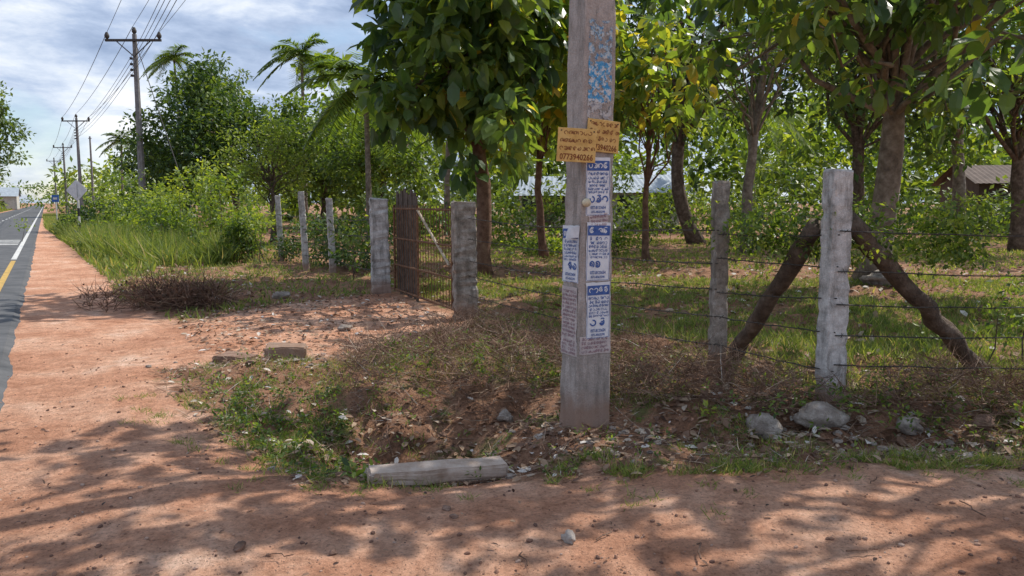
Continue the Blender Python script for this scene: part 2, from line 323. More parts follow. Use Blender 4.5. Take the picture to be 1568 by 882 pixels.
palm('coconut_palm',-15.9,60,12.9,3.6,26); palm('coconut_palm',-38.0,90,17.8,3.6,24); palm('coconut_palm',-5.7,31,6.2,3.4,28,.13)
palm('coconut_palm',-46,92,8.8,3.0); palm('coconut_palm',-3.2,38,7,3.6); palm('coconut_palm',14,45,7.5,3.8)
# ------------------------------------------------------------ shrubs / hedges
def shrubs(name,pl,n,wid,z0,z1,cr,nl,L,mat,vb=.5,Wr=.55,T=DIA,stems=20):
    mb=MB(); pl=np.array(pl,float); sl=np.concatenate([[0],np.cumsum(np.hypot(*np.diff(pl,axis=0).T))]); t=rng.uniform(0,sl[-1],n)
    x=np.interp(t,sl,pl[:,0])+rng.normal(0,wid,n); y=np.interp(t,sl,pl[:,1])+rng.normal(0,wid,n)
    hh=z0+(z1-z0)*rng.uniform(0,1,n)**1.2*(.45+.9*vn(t,t*0,.6,3)); C=np.stack([x,y,hh],1)
    clumps(mb,C,cr*rng.uniform(.6,1.3,n),nl,L,Wr,T,0,.2,vb=np.clip(rng.normal(vb,.18,n),0,1))
    for c in C[:stems]:
        g=np.array([c[0]+rng.normal(0,.1),c[1]+rng.normal(0,.1),float(hgt(c[0],c[1]))-.03]); mb.tube(np.array([g,(g+c)/2+rng.normal(0,.06,3),c]),[.012,.009,.004],4,1)
    return mb.build(name,[mat,bark])
shrubs('hedge',[(-15.5,32),(-10,25),(-7.4,22.5)],110,.5,.8,2.5,.45,54,.16,mdleaf,.6)
shrubs('hedge',[(-24,46),(-15,34)],90,.8,.3,2.6,.6,54,.2,mdleaf,.45)
shrubs('tall_weeds',[(-22,40),(-14,28),(-9,21)],80,1.4,.2,1.1,.3,36,.13,mdleaf,.45)
shrubs('vine_covered_shrub',[(-7.3,20.8),(-6.9,20.3)],46,.22,.3,2.0,.33,56,.10,mdleaf,.4)
shrubs('hedge',[(-6,21),(-4,18.4),(-3,16)],80,.35,.3,1.75,.35,56,.11,dkleaf,.6)
shrubs('hedge',[(-5,30),(-1,28),(4,31),(10,33),(24,33),(40,40)],280,.8,.2,2.2,.6,50,.21,mdleaf,.45)
shrubs('hedge',[(-8,40),(10,40),(30,36),(50,44)],240,1.2,.3,3.2,1.0,50,.33,dkleaf,.7)
shrubs('hedge',[(.2,22.5),(3.5,24)],60,.4,.1,1.1,.4,50,.13,mdleaf,.5)
shrubs('dark_shrub',[(-21,37),(-16.5,36.5)],60,.6,.2,2.0,.55,60,.17,dkleaf,.3)
shrubs('fence_creeper',[(1.75,6.9),(2.15,6.35),(2.5,6.1)],56,.13,1.2,1.8,.17,34,.05,mdleaf,.5,stems=0)
shrubs('fence_creeper',[(2.55,6.3),(3.2,6.3),(4.0,6.5)],74,.15,1.15,1.9,.2,36,.055,mdleaf,.5,stems=0)
shrubs('fence_shrub',[(4.4,7.2),(6.5,7.2)],36,.25,.3,1.5,.25,34,.065,mdleaf,.4,stems=4)
# ------------------------------------------------------------ grasses
def samp(P,n,x0,x1,y0,y1):
    out=[];c=0
    while c<n:
        x=rng.uniform(x0,x1,n*2);y=rng.uniform(y0,y1,n*2);k=inpoly(x,y,P); out.append(np.stack([x[k],y[k]],1)); c+=k.sum()
        if not k.any(): break
    return np.concatenate(out)[:n]
def blades(mb,xy,h,wd,var,lean=.45,mat=0,sp=.12):
    n=len(xy); P=np.column_stack([xy,hgt(xy[:,0],xy[:,1])-.01]); D=rng.normal(0,lean,(n,3)); D[:,2]=1
    R=rv(n); R[:,2]=0; mb.inst(BL,P,D,R,h*rng.uniform(.4,1.3,n),wd*rng.uniform(.7,1.3,n),np.clip(var+rng.normal(0,sp,n),0,1),mat)
mb=MB()
NV=[(-3.4,7.1),(-2.36,5.64),(-1.6,4.75),(-1.27,4.28),(-.83,4.26),(-.1,4.55),(.25,4.3),(1.6,4.35),(3.24,4.5),(7,4.8),(7,6.6),(2.6,6.6),(-.5,10.2),(-.68,9.4),(-2.15,7.97),(-2.93,7.5)]
xy=samp(NV,56000,-3.5,7,4.2,10.3)
pp=vn(xy[:,0],xy[:,1],1.6,21)*.5+vn(xy[:,0],xy[:,1],5,22)*.5
ditch=(((xy[:,0]+.5)/1.1)**2+((xy[:,1]-5.4)/.7)**2<1)|(((xy[:,0]-.55)/.75)**2+((xy[:,1]-5.4)/.6)**2<1)
k=(pp>.55)&(~ditch|(pp>.68)); xy=xy[k]; blades(mb,xy,.075,.006,.5+.6*(pp[k]-.5),.7,sp=.24)
xy=samp([(-2.4,6.6),(-2.1,5.4),(-1.5,4.75),(-1.1,4.35),(-.9,4.9),(-1.5,6.3)],6500,-3,0,4,7); q=vn(xy[:,0],xy[:,1],4,37)>.44; blades(mb,xy[q],.06,.008,.40,.8)
xy=samp([(.2,4.3),(3.5,4.5),(6,4.6),(6,5.1),(.3,4.75)],18000,0,6,4.2,5.2); q=(vn(xy[:,0],xy[:,1],2.2,33)*.55+vn(xy[:,0],xy[:,1],8,34)*.45)>.56; blades(mb,xy[q],.085,.006,.62,.8,sp=.2)
c=np.column_stack([rng.uniform(-3.2,5.5,90),np.zeros(90)]); c[:,1]=np.where(c[:,0]<-1.3,4.2+(-1.3-c[:,0])*1.1,4.25+.06*np.maximum(c[:,0],0))+rng.normal(0,.16,90)
xy=np.repeat(c,26,0)+rng.normal(0,.03,(90*26,2)); blades(mb,xy,.055,.005,.6,.9,sp=.2)
mb.build('verge_grass',[grassm])
mb=MB()
YD=[(-.5,10.7),(2.0,7.0),(2.7,6.3),(7,6.4),(30,12),(40,34),(-3,34),(-4.5,19),(-2,14)]
xy=samp(YD,90000,-5,12,6,16); q=(vn(xy[:,0],xy[:,1],.8,41)*.5+vn(xy[:,0],xy[:,1],3,42)*.5)>.40; xy=xy[q]; blades(mb,xy,.10,.011,.55,.6,sp=.18)
xy=samp(YD,64000,-5,34,13,34); q=(vn(xy[:,0],xy[:,1],.5,43)*.6+vn(xy[:,0],xy[:,1],2,42)*.4)>.38; xy=xy[q]; blades(mb,xy,.12,.03,.62,.6,sp=.15)
xy=samp([(2.0,7.2),(2.8,6.4),(7.5,6.4),(11,10),(6,12),(1.5,9.5)],26000,0,12,6,13);q=(vn(xy[:,0],xy[:,1],1.2,47)*.5+vn(xy[:,0],xy[:,1],4,48)*.5)>.48; blades(mb,xy[q],.17,.010,.45,.6,sp=.25)
mb.build('yard_grass',[grassm])
mb=MB()
TG=[(-8.4,18.6),(-7.2,20.2),(-9,24),(-17,38),(-24,41),(-12.5,23)]
xy=samp(TG,30000,-25,-6,18,42); q=vn(xy[:,0],xy[:,1],.9,61)*.6+vn(xy[:,0],xy[:,1],2.5,62)*.4; k=q>.34; xy=xy[k];q=q[k]; blades(mb,xy,.40+.65*q,.028,.30+.4*q,.55,sp=.2)
mb.build('tall_grass',[grassm])
mb=MB()
xy=samp(B[:6]+[(-40,101),(-2.3,13.6),(-3.7,11.7)],50000,-30,-2,10,50); q=(vn(xy[:,0],xy[:,1],1,51)*.5+vn(xy[:,0],xy[:,1],3,42)*.5)>.46; xy=xy[q]; blades(mb,xy,.13,.018,.52,.7,sp=.22)
xy=samp(B[:6]+[(-50,101)],30000,-61,-8,15,100); blades(mb,xy,.3,.05,.55,.5,sp=.2)
mb.build('roadside_grass',[grassm])
mb=MB(); xy=samp([(-1.0-6.4-.6*y,y) for y in(20,200)]+[(-170,200),(-60,20)],30000,-170,-19,20,200); blades(mb,xy,.45,.12,.5,.5); mb.build('far_verge_grass',[grassm])
# broad-leaf weeds
mb=MB()
def weeds(xy,hmax,L,nl,vb,Wr=.5,T=DIA):
    C=np.column_stack([xy,hgt(xy[:,0],xy[:,1])+rng.uniform(.01,hmax,len(xy))]); clumps(mb,C,L*1.5,nl,L,Wr,T,0,-.1,vb=np.clip(rng.normal(vb,.12,len(C)),0,1))
weeds(samp([(-2.6,6.6),(-2.2,5.5),(-1.5,4.75),(-1.1,4.4),(-.9,4.9),(-1.4,6.3)],200,-3,0,4,7),.07,.034,12,.38,.6)
weeds(samp(NV,320,-3.5,7,4.2,10.3),.1,.033,12,.45)
weeds(samp([(.9,5.3),(6.5,5.1),(6.5,6.4),(2.2,6.2)],190,.5,7,5,7),.28,.045,12,.45)
weeds(samp([(-1.1,6.4),(.2,6.2),(1.6,6.6),(.2,8.6),(-1.6,8)],200,-2,2,6,9),.2,.042,12,.4)
weeds(np.array([[-.9,4.5],[-.84,4.52],[-.8,4.48],[-.86,4.56],[-.1,5.0],[-.15,4.98]]),.08,.075,14,.7,.5,LEAF)
mb.build('broadleaf_weeds',[mdleaf])
# dry stalks / brush
mb=MB()
def stalks(xy,n,h,lmin,lmax,wd,var,flat=.6):
    i=rng.integers(0,len(xy),n); P=np.column_stack([xy[i]+rng.normal(0,.05,(n,2)),hgt(xy[i][:,0],xy[i][:,1])+rng.uniform(0,h,n)]); D=rng.normal(size=(n,3)); D[:,2]=np.abs(D[:,2])*flat
    mb.inst(BL,P,D,rv(n),rng.uniform(lmin,lmax,n),wd,np.clip(rng.normal(var,.2,n),0,1),0)
stalks(samp([(-1.6,7.6),(-1.3,6.2),(0,5.9),(1.8,6.3),(1.4,7.4),(-.3,9.6),(-1.3,8.4)],260,-3,4,5,10),7500,.24,.08,.34,.005,.42)
stalks(samp([(.8,5.9),(2,5.5),(7,5.4),(7,6.7),(2.4,6.5),(1.6,7.2)],260,-3,7,5,10),7500,.27,.08,.36,.005,.40)
stalks(samp(NV,900,-3.5,7,4.2,10.3),5500,.05,.05,.22,.004,.62,.3)
mb.build('dry_brush',[drym])
mb=MB(); q=rng.normal(0,.42,(70,2))*np.array([1,.5])+np.array([-5.1,11.6]); stalks(q,1500,.3,.15,.6,.010,.32,.9)
mb.inst(DIA,np.column_stack([q[rng.integers(0,60,400)]+rng.normal(0,.1,(400,2)),rng.uniform(.05,.4,400)]),rv(400),rv(400),.07,.035,rng.uniform(0,.6,400),0)
mb.build('brushwood_pile',[drym])
# leaf litter
mb=MB()
def litter(xy,L,var,sp=.25):
    n=len(xy); P=np.column_stack([xy,hgt(xy[:,0],xy[:,1])+rng.uniform(.004,.03,n)]); D=rng.normal(size=(n,3)); D[:,2]*=.25; R=rng.normal(0,.3,(n,3)); R[:,2]=1
    l=L*rng.uniform(.4,1.3,n); mb.inst(LEAF,P,D,R,l,l*.55,np.clip(rng.normal(var,sp,n),0,1),0)
litter(samp(NV,4600,-3.5,7,4.2,10.3),.06,.52)
litter(samp([(.8,4.95),(7,4.9),(7,6.2),(1.2,6.2)],2100,.5,7,4.8,6.3),.095,.58,.28)
litter(samp([(-1.6,5.2),(-.9,4.6),(0.3,4.6),(.9,4.8),(.2,5.9),(-1.3,6.1)],850,-2,1,4.5,6.2),.075,.60,.28)
litter(samp(YD,5000,-5,12,6,20),.12,.62)
litter(samp([(-4.5,10),(-2.9,7.5),(-.7,9.4),(-.8,10.6),(-2.3,13.6),(-4.5,11)],1800,-5,0,7,14),.07,.55)
litter(np.column_stack([rng.uniform(-3.5,4,350),rng.uniform(3,5.5,350)]),.032,.35)
litter(samp(B[:4]+[(-2.3,13.6)],1100,-12,-2,9,22),.11,.6)
mb.build('leaf_litter',[drym])
mb=MB()
for k in range(170):
    x,y=rng.uniform(-1.6,5),rng.uniform(4.5,6.6) if k<150 else rng.uniform(3.2,4.4); a=rng.uniform(0,6.28); L=rng.uniform(.1,.45)*(1 if k<150 else .4)
    t=np.linspace(0,1,5); px=x+np.cos(a)*L*t+rng.normal(0,.012,5); py=y+np.sin(a)*L*t+rng.normal(0,.012,5); mb.tube(np.column_stack([px,py,hgt(px,py)+.012+rng.uniform(0,.02)]),rng.uniform(.002,.005),5,0)
t=np.linspace(0,1,6); mb.tube(np.column_stack([.15+.45*t,4.95+.32*t,hgt(.15+.45*t,4.95+.32*t)+.02+.03*t]),np.linspace(.012,.008,6),6,0)
mb.build('fallen_twigs',[redbark])
# gravel & stones
import bmesh
bm=bmesh.new(); bmesh.ops.create_icosphere(bm,subdivisions=1,radius=1); iv=np.array([v.co[:] for v in bm.verts]); iff=[[v.index for v in f.verts] for f in bm.faces]; bm.free()
bm=bmesh.new(); bmesh.ops.create_icosphere(bm,subdivisions=3,radius=1); iv3=np.array([v.co[:] for v in bm.verts]); if3=[[v.index for v in f.verts] for f in bm.faces]; bm.free()
pebm=leafmat('pebble',[(0,(.11,.06,.045)),(.5,(.30,.165,.11)),(.8,(.40,.29,.23)),(1,(.5,.47,.44))],0.0,.9)
mb=MB(); n=12000; x=rng.uniform(-5,5,n); y=2.7+rng.uniform(0,1,n)**1.6*7; x=x*(.4+y/9); k=(x+.6+.6*y>0)&(vn(x,y,1.5,71)+rng.uniform(-.3,.3,n)>.38); x,y=x[k],y[k]; n=len(x)
sz=.003+.016*rng.uniform(0,1,n)**5; P=np.column_stack([x,y,hgt(x,y)+sz*.2]); D=rng.normal(size=(n,3));D[:,2]*=.2
mb.inst((iv*np.array([1,1,.6]),iff),P,D,np.tile([0,0,1.],(n,1)),sz,sz*rng.uniform(.5,.9,n),rng.uniform(0,.85,n)**1.3,0)
mb.build('gravel',[pebm])
rockm=noisy('rock',[(.15,.12,.105),(.30,.255,.22),(.47,.42,.38)],9,.95,.9,.02)
dkrock=noisy('brown_rock',[(.12,.07,.05),(.24,.15,.11),(.34,.24,.19)],9,.95,.8,.02)
def rockv(x,y,s,sunk):
    c=np.round(iv3*2.2+vn(iv3[:,0]+x,iv3[:,1]+iv3[:,2]*1.7,1.4,5)[:,None])/2.2
    v=(iv3*.75+c*.25)*(1+.35*(vn(iv3[:,0]+x*3,iv3[:,1]+iv3[:,2]*1.7+y,1.4,5)[:,None]-.5)*2+.14*(vn(iv3[:,0]+iv3[:,2],iv3[:,1]-iv3[:,2],5,6)[:,None]-.5))*np.array(s)
    a=rng.uniform(0,6); R=np.array([[math.cos(a),-math.sin(a),0],[math.sin(a),math.cos(a),0],[0,0,1]]); return v@R.T+np.array([x,y,float(hgt(x,y))+s[2]*(1-sunk*1.4)])
def rock(name,x,y,s,mat,sunk=.35):
    mb=MB(); mb.add(rockv(x,y,s,sunk),if3); mb.build(name,[mat],smooth=(0,))
for a in[(.27,3.53,(.038,.03,.03),rockm),(-1.27,3.44,(.038,.024,.02),dkrock),(-.82,3.4,(.018,.014,.014),dkrock),(-.35,3.95,(.03,.02,.01),dkrock),(-.3,3.85,(.022,.02,.012),dkrock),
    (-.98,5.05,(.065,.05,.045),rockm),(-1.15,4.95,(.09,.06,.035),rockm),(-.05,5.95,(.06,.05,.05),rockm),(1.85,5.5,(.13,.09,.10),rockm),(2.25,5.48,(.17,.10,.08),rockm),(2.9,5.5,(.10,.08,.06),rockm),(1.45,5.3,(.05,.05,.03),dkrock),(3.5,5.6,(.09,.07,.06),dkrock),(-.6,4.85,(.07,.05,.03),rockm),(-2.1,9.6,(.09,.07,.05),rockm),(-3.9,13,(.16,.1,.08),rockm),(7.0,14.5,(.45,.3,.18),rockm)]:
    rock('stone',a[0],a[1],a[2],a[3])
for nm,mt,nn in(('rubble',rockm,260),('laterite_clods',dkrock,180)):
    mb=MB()
    for k in range(nn):
        x,y=(rng.uniform(-1.5,4.8),rng.normal(5.15,.30)) if k<nn*.75 else (rng.normal(-2.4,.4),rng.normal(7.6,.25)); s=rng.uniform(.010,.045)*rng.uniform(.5,1); mb.add(rockv(x,y,(s,s*.8,s*.55),.4),if3)
    mb.build(nm,[mt])
# ------------------------------------------------------------ concrete pieces
def concrete(name,c0,c1,c2,stain=(.10,.09,.075),s=5,st=.55):
    m,nt,o=newmat(name); v=objc(nt); c=ramp(nt,noise(nt,s,8,.7,v),[(.3,c0),(.5,c1),(.7,c2)])
    mp=nt.nodes.new('ShaderNodeMapping'); mp.inputs['Scale'].default_value=(9,9,1.6); nt.links.new(v,mp.inputs[0])
    f=ramp(nt,noise(nt,1.3,7,.7,mp.outputs[0]),[(.48,(0,0,0)),(.68,(st,st,st))]); c=mix(nt,f,c,stain)
    c=mix(nt,.6,c,ramp(nt,noise(nt,110,3,.7,v),[(.3,(.6,.6,.6)),(.7,(1.25,1.25,1.25))]),'MULTIPLY')
    sp=nt.nodes.new('ShaderNodeSeparateXYZ'); nt.links.new(v,sp.inputs[0])
    zf=math_(nt,'ADD',sp.outputs[2],math_(nt,'MULTIPLY',noise(nt,7,4,.6,v),-.25)); c=mix(nt,ramp(nt,zf,[(.0,(.75,.75,.75)),(.16,(0,0,0))]),c,(.27,.16,.11))
    finish(nt,o,c,.92,math_(nt,'ADD',noise(nt,60,4,.7,v),noise(nt,9,4,.7,v)),.6,.012,spec=.2); return m
conc=concrete('pole_concrete',(.27,.235,.215),(.40,.35,.32),(.50,.44,.41),st=.6)
pconc=concrete('post_concrete',(.26,.25,.23),(.50,.48,.46),(.70,.68,.65),s=9,st=.8)
dconc=concrete('weathered_concrete',(.12,.10,.085),(.29,.25,.21),(.48,.44,.40),s=9,st=.8)
wallc=concrete('wall_plaster',(.4,.38,.34),(.55,.53,.48),(.65,.62,.58),s=2,st=.3)
slabc=noisy('dusty_concrete',[(.28,.20,.15),(.42,.33,.27),(.50,.42,.36)],9,.95,.5,.008)
def post(name,x,y,h,w_,d_,rz,mat,lean=(0,0),chip=.012,sub=34):
    mb=MB(); b=.018; ring=[]
    for sx,sy in((-1,-1),(1,-1),(1,1),(-1,1)):
        cx,cy=sx*(w_/2-b),sy*(d_/2-b)
        a0={(-1,-1):180,(1,-1):270,(1,1):0,(-1,1):90}[(sx,sy)]
        for a in(0,45,90): t=math.radians(a0+a); ring.append((cx+b*math.cos(t),cy+b*math.sin(t)))
    ring=np.array(ring); K=len(ring); v=[]
    zs=np.append(np.linspace(-.25,h,sub),h+.012); cornr=np.repeat(rng.uniform(0,1,(len(zs),4)),3,1)
    for i,z in enumerate(zs):
        k=1-.07*max(z,0)/h; k=k*.86 if i==len(zs)-1 else k
        chp=1-.12*(cornr[i]>.88)[:,None]
        r=ring*k*chp+ (rng.normal(0,chip*.3,ring.shape)); v+= [(p[0]+lean[0]*z,p[1]+lean[1]*z,z+(rng.normal(0,.008) if i>=len(zs)-2 else 0)) for p in r]
    F=[[i*K+j,i*K+(j+1)%K,(i+1)*K+(j+1)%K,(i+1)*K+j] for i in range(len(zs)-1) for j in range(K)]+[[(len(zs)-1)*K+j for j in range(K)]]
    mb.add(v,F); o=mb.build(name,[mat]); o.location=(x,y,float(hgt(x,y))); o.rotation_euler=(0,0,rz); return o
post('concrete_fence_post',2.48,5.90,1.83,.19,.15,.25,pconc,(-.01,0))
post('concrete_fence_post',1.80,6.68,1.68,.14,.12,.1,dconc,(-.005,0))
post('concrete_fence_post',6.4,6.1,1.8,.16,.13,.0,pconc)
post('concrete_fence_post',-3.95,17.0,1.62,.15,.14,.3,pconc,(-.03,0))
post('concrete_fence_post',-4.75,17.8,1.8,.15,.14,.3,pconc,(-.04,0))
post('concrete_fence_post',-6.15,20.6,1.75,.15,.14,.3,pconc,(-.03,0))
post('gate_pillar',-2.33,13.7,1.66,.34,.34,.2,pconc,(-.015,0),.02)
post('gate_pillar',-.64,10.5,1.6,.32,.32,.2,dconc,(-.012,0),.02)
def brace(name,a,b,r,mat):
    mb=MB(); t=np.linspace(0,1,16)[:,None]; q=np.array(a)+(np.array(b)-np.array(a))*t+rng.normal(0,.010,(16,3)); mb.tube(q,r*rng.uniform(.86,1.1,16),10,0); mb.build(name,[mat],smooth=(0,))
brace('log_brace',(2.12,7.6,-.1),(2.38,6.05,1.42),.075,bark); brace('log_brace',(4.55,7.1,-.15),(2.62,6.05,1.46),.08,bark)
def slab(name,x,y,z,size,rz,mat,tilt=0):
    bm=bmesh.new(); bmesh.ops.create_cube(bm,size=1)
    for v in bm.verts: v.co=Vector((v.co.x*size[0],v.co.y*size[1],v.co.z*size[2]))
    bmesh.ops.bevel(bm,geom=list(bm.edges),offset=.014,segments=2,affect='EDGES'); bmesh.ops.subdivide_edges(bm,edges=list(bm.edges),cuts=4,use_grid_fill=True)
    for v in bm.verts:
        q=float(vn(np.array([v.co.x*5+v.co.z*3]),np.array([v.co.y*5]),1,12)[0])-.5; v.co+=Vector(rng.normal(0,.0015,3))+Vector((0,q*.025,q*.02))
    me=bpy.data.meshes.new(name); bm.to_mesh(me); bm.free(); me.materials.append(mat); o=bpy.data.objects.new(name,me); COL.objects.link(o); o.location=(x,y,z); o.rotation_euler=(tilt,.03,rz)
slab('concrete_kerb_slab',-.45,4.56,-.03,(.85,.16,.09),.30,slabc,.08); slab('culvert_block',-2.3,7.75,.03,(.40,.28,.26),.2,dconc); slab('culvert_block',-2.75,7.6,-.0,(.4,.25,.18),-.3,dkrock)
# ------------------------------------------------------------ barbed wire fence
rust=noisy('rusty_metal',[(.06,.03,.018),(.15,.075,.04),(.25,.15,.09)],18,.9,.4,.004); wirem=noisy('wire_steel',[(.035,.03,.028),(.09,.08,.07)],30,.7,.1,.002,metal=.2)
mb=MB()
def wire(a,b,sag=.02,r=.003,barbs=True,mb_=None):
    a=np.array(a,float);b=np.array(b,float);L=np.linalg.norm(b-a);n=14;t=np.linspace(0,1,n);q=a+(b-a)*t[:,None];q[:,2]-=sag*L*4*t*(1-t)*.4; q[1:-1]+=rng.normal(0,.004,(n-2,3))
    mb_.tube(q,r,4,0,.5,False)
    if barbs:
        for s in np.arange(.05,L,.12)/L:
            p=np.array([np.interp(s,t,q[:,j]) for j in range(3)])
            for _ in range(2): d=rv(1)[0]*.022; mb_.tube(np.array([p-d,p+d]),.0025,3,0,.5,False)
pts=[(-.6,10.4),(1.76,6.6),(2.46,5.81),(6.4,6.02),(11,6.6)]
for z in(.38,.62,.86,1.1,1.38):
    for a,b in zip(pts[:-1],pts[1:]): wire((a[0],a[1],z+rng.normal(0,.02)),(b[0],b[1],z+rng.normal(0,.02)),.03,.0048,mb_=mb)
pl=[(-2.5,13.8),(-3.95,16.9),(-4.75,17.7),(-6.2,20.5),(-7,22)]
for z in(.4,.7,1.0,1.3):
    for a,b in zip(pl[:-1],pl[1:]): wire((a[0],a[1],z),(b[0],b[1],z),.03,.006,False,mb)
mb.build('barbed_wire_fence',[wirem])
# ------------------------------------------------------------ gate
g0=np.array([-2.12,13.5]);g1=np.array([-.82,10.72])
mb=MB(); P=lambda t,z:(g0[0]+(g1[0]-g0[0])*t,g0[1]+(g1[1]-g0[1])*t,z)
t0,t1=.08,.99
for z in(.12,.55,1.0,1.5): mb.tube([P(t0,z),P(t1,z)],.017,6)
for t in np.linspace(t0,t1,23): mb.tube([P(t,.1),P(t,1.56)],.006 if t0<t<t1 and abs(t-.5)>.025 else .022,6)
mb.tube([P(.5,1.48),P(t1-.04,.72)],.022,6,1)
mb.build('rusty_gate',[rust,noisy('cream_metal',[(.3,.24,.17),(.5,.42,.32)],12,.8,.2,.003)])
mb=MB()
wood=noisy('grey_wood',[(.05,.038,.03),(.10,.075,.058),(.16,.125,.10)],12,.95,.6,.006)
for k,t in enumerate(np.linspace(.02,.36,9)):
    c=P(t,.95); mb.box((c[0]+.10+.01*(k%2),c[1]+.10+.012*(k%2),.9+rng.normal(0,.04)),(.12,.022,1.75),math.atan2(g1[1]-g0[1],g1[0]-g0[0])+rng.normal(0,.05),0,.5)
for z in(.4,1.4): 
    a=P(.0,z);b=P(.38,z); mb.tube([(a[0]+.15,a[1]+.15,z),(b[0]+.15,b[1]+.15,z)],.025,6)
mb.build('plank_gate_panel',[wood])
# ------------------------------------------------------------ poster pole
PM=Matrix.Translation((.526,5.50,0))@Matrix.Rotation(math.radians(.55),4,'Y')@Matrix.Rotation(math.radians(28),4,'Z')
def hw(z): return .145-.0055*z
def hd(z): return .118-.0045*z
mb=MB(); b=.012; zs=np.linspace(-.4,9.0,90); v=[]
for z in zs:
    a,d=hw(z),hd(z)
    for sx,sy,a0 in((-1,-1,180),(1,-1,270),(1,1,0),(-1,1,90)):
        ch=.006*(rng.uniform()>.8)
        for an in(0,45,90): t=math.radians(a0+an); v.append((sx*(a-b-ch)+b*math.cos(t)+rng.normal(0,.0009),sy*(d-b-ch)+b*math.sin(t)+rng.normal(0,.0009),z))
K=12; F=[[i*K+j,i*K+(j+1)%K,(i+1)*K+(j+1)%K,(i+1)*K+j] for i in range(len(zs)-1) for j in range(K)]+[[(len(zs)-1)*K+j for j in range(K)]]
mb.add(v,F)
e=bpy.data.objects.new('utility_pole',None); COL.objects.link(e); e.matrix_world=PM
mb.build('shaft',[conc],parent=e)
mb=MB()
for z in(8.7,8.35,8.0,7.65): mb.box((0,0,z),(.55,.06,.06)); mb.tube([(.24,0,z),(.24,0,z+.13)],[.03,.035],8); mb.tube([(-.24,0,z),(-.24,0,z+.13)],[.03,.035],8)
mb.build('line_brackets',[wirem],parent=e)
cream=noisy('cream_ceramic',[(.5,.42,.28),(.65,.58,.42)],20,.4,.1,.002)
mb=MB(); a=-hw(1.62)+.02; mb.tube([(a,-hd(1.6)+.002,1.6),(a,-hd(1.6)-.045,1.6)],[.014,.014],8); t=np.linspace(0,math.pi,8); mb.tube(np.column_stack([np.full(8,a),-hd(1.6)-.04-.03*np.cos(t),np.full(8,1.6)]),np.sin(t)*.03+.001,12); mb.build('insulator_knob',[cream],smooth=(0,),parent=e)
paper=noisy('poster_paper',[(.48,.49,.52),(.68,.69,.72),(.76,.77,.79)],7,.9,.3,.003,use_obj=True)
oldpaper=noisy('old_poster_paper',[(.38,.33,.33),(.58,.51,.49)],12,.9,.4,.003,use_obj=True)
blue=noisy('blue_ink',[(.04,.08,.25),(.09,.16,.40)],30,.9,.1,.002,use_obj=True); pinkink=noisy('faded_ink',[(.22,.12,.15),(.36,.25,.27)],30,.9,.1,.002)
brown=noisy('brown_ink',[(.16,.05,.02),(.25,.09,.04)],30,.9,.1,.002); yell=noisy('yellow_board',[(.42,.24,.07),(.60,.37,.12),(.68,.46,.18)],9,.8,.3,.003,use_obj=True)
def text(body,size,x,y,z,mat,parent,name='phone_number',bold=0,sx=1):
    c=bpy.data.curves.new(name,'FONT'); c.body=body; c.size=size; c.align_x='CENTER'; c.align_y='CENTER'; c.resolution_u=2; c.offset=bold; c.materials.append(mat)
    o=bpy.data.objects.new(name,c); COL.objects.link(o); o.location=(x,y,z); o.scale=(sx,1,1); o.parent=parent; return o
def arc(mb,cx,cy,rx,ry,a0,a1,th,z):
    n=max(4,int(abs(a1-a0)/.6)); a=np.linspace(a0,a1,n+1); v=[]
    for q in a: v+=[(cx+(rx-th/2)*math.cos(q),cy+(ry-th/2)*math.sin(q),z),(cx+(rx+th/2)*math.cos(q),cy+(ry+th/2)*math.sin(q),z)]
    s=1 if a1>a0 else -1
    mb.add(v,[[2*i,2*i+1,2*i+3,2*i+2][::s] for i in range(n)])
def scriptline(mb,x0,x1,y,h,z,bold=.15):
    x=x0
    while x<x1-h*.8:
        if rng.uniform()<.13: x+=h*.4; continue
        w_=h*rng.uniform(.75,1.15); th=h*bold; k=rng.integers(4); cx=x+w_/2
        a=rng.uniform(0,6.28); arc(mb,cx,y,w_*.40,h*.38,a,a+rng.uniform(3.6,5.4),th,z)
        if k<3: arc(mb,cx+w_*.12*(k-1),y-h*.05,h*.16,h*.16,0,6.28,th*.8,z+.0002)
        if k==1: arc(mb,cx+w_*.1,y+h*.42,h*.25,h*.14,0,3.1,th*.8,z+.0003)
        if k==2: arc(mb,cx+w_*.45,y,h*.12,h*.4,-1.4,1.4,th*.8,z+.0004)
        x+=w_+h*.06
def paper_mesh(name,w_,h_,mat,parent,curl=.004):
    nx_,ny_=8,12; mb=MB(); X_,Y_=np.meshgrid(np.linspace(-w_/2,w_/2,nx_),np.linspace(-h_/2,h_/2,ny_)); 
    X_=X_+np.where(np.abs(X_)>w_/2-.001,rng.normal(0,.002,X_.shape),0); Y_=Y_+np.where(np.abs(Y_)>h_/2-.001,rng.normal(0,.002,X_.shape),0); Z_=curl*(vn(X_,Y_,9,int(rng.integers(90)))*.6)*(np.abs(X_)/(w_/2))**2
    i=np.arange(nx_-1)[None,:]+np.arange(ny_-1)[:,None]*nx_; mb.raw(np.stack([X_,Y_,Z_],-1).reshape(-1,3),np.stack([i,i+1,i+1+nx_,i+nx_],-1).ravel(),np.full((nx_-1)*(ny_-1),4),0,.5); return mb.build(name,[mat],parent=parent)
def frame(face,u,z,off):
    if face=='F': M=Matrix.Translation((u,-hd(z)-off,z))@Matrix.Rotation(math.radians(90),4,'X')
    else: M=Matrix.Translation((-hw(z)-off,-u,z))@Matrix.Rotation(math.radians(-90),4,'Z')@Matrix.Rotation(math.radians(90),4,'X')
    return PM@M
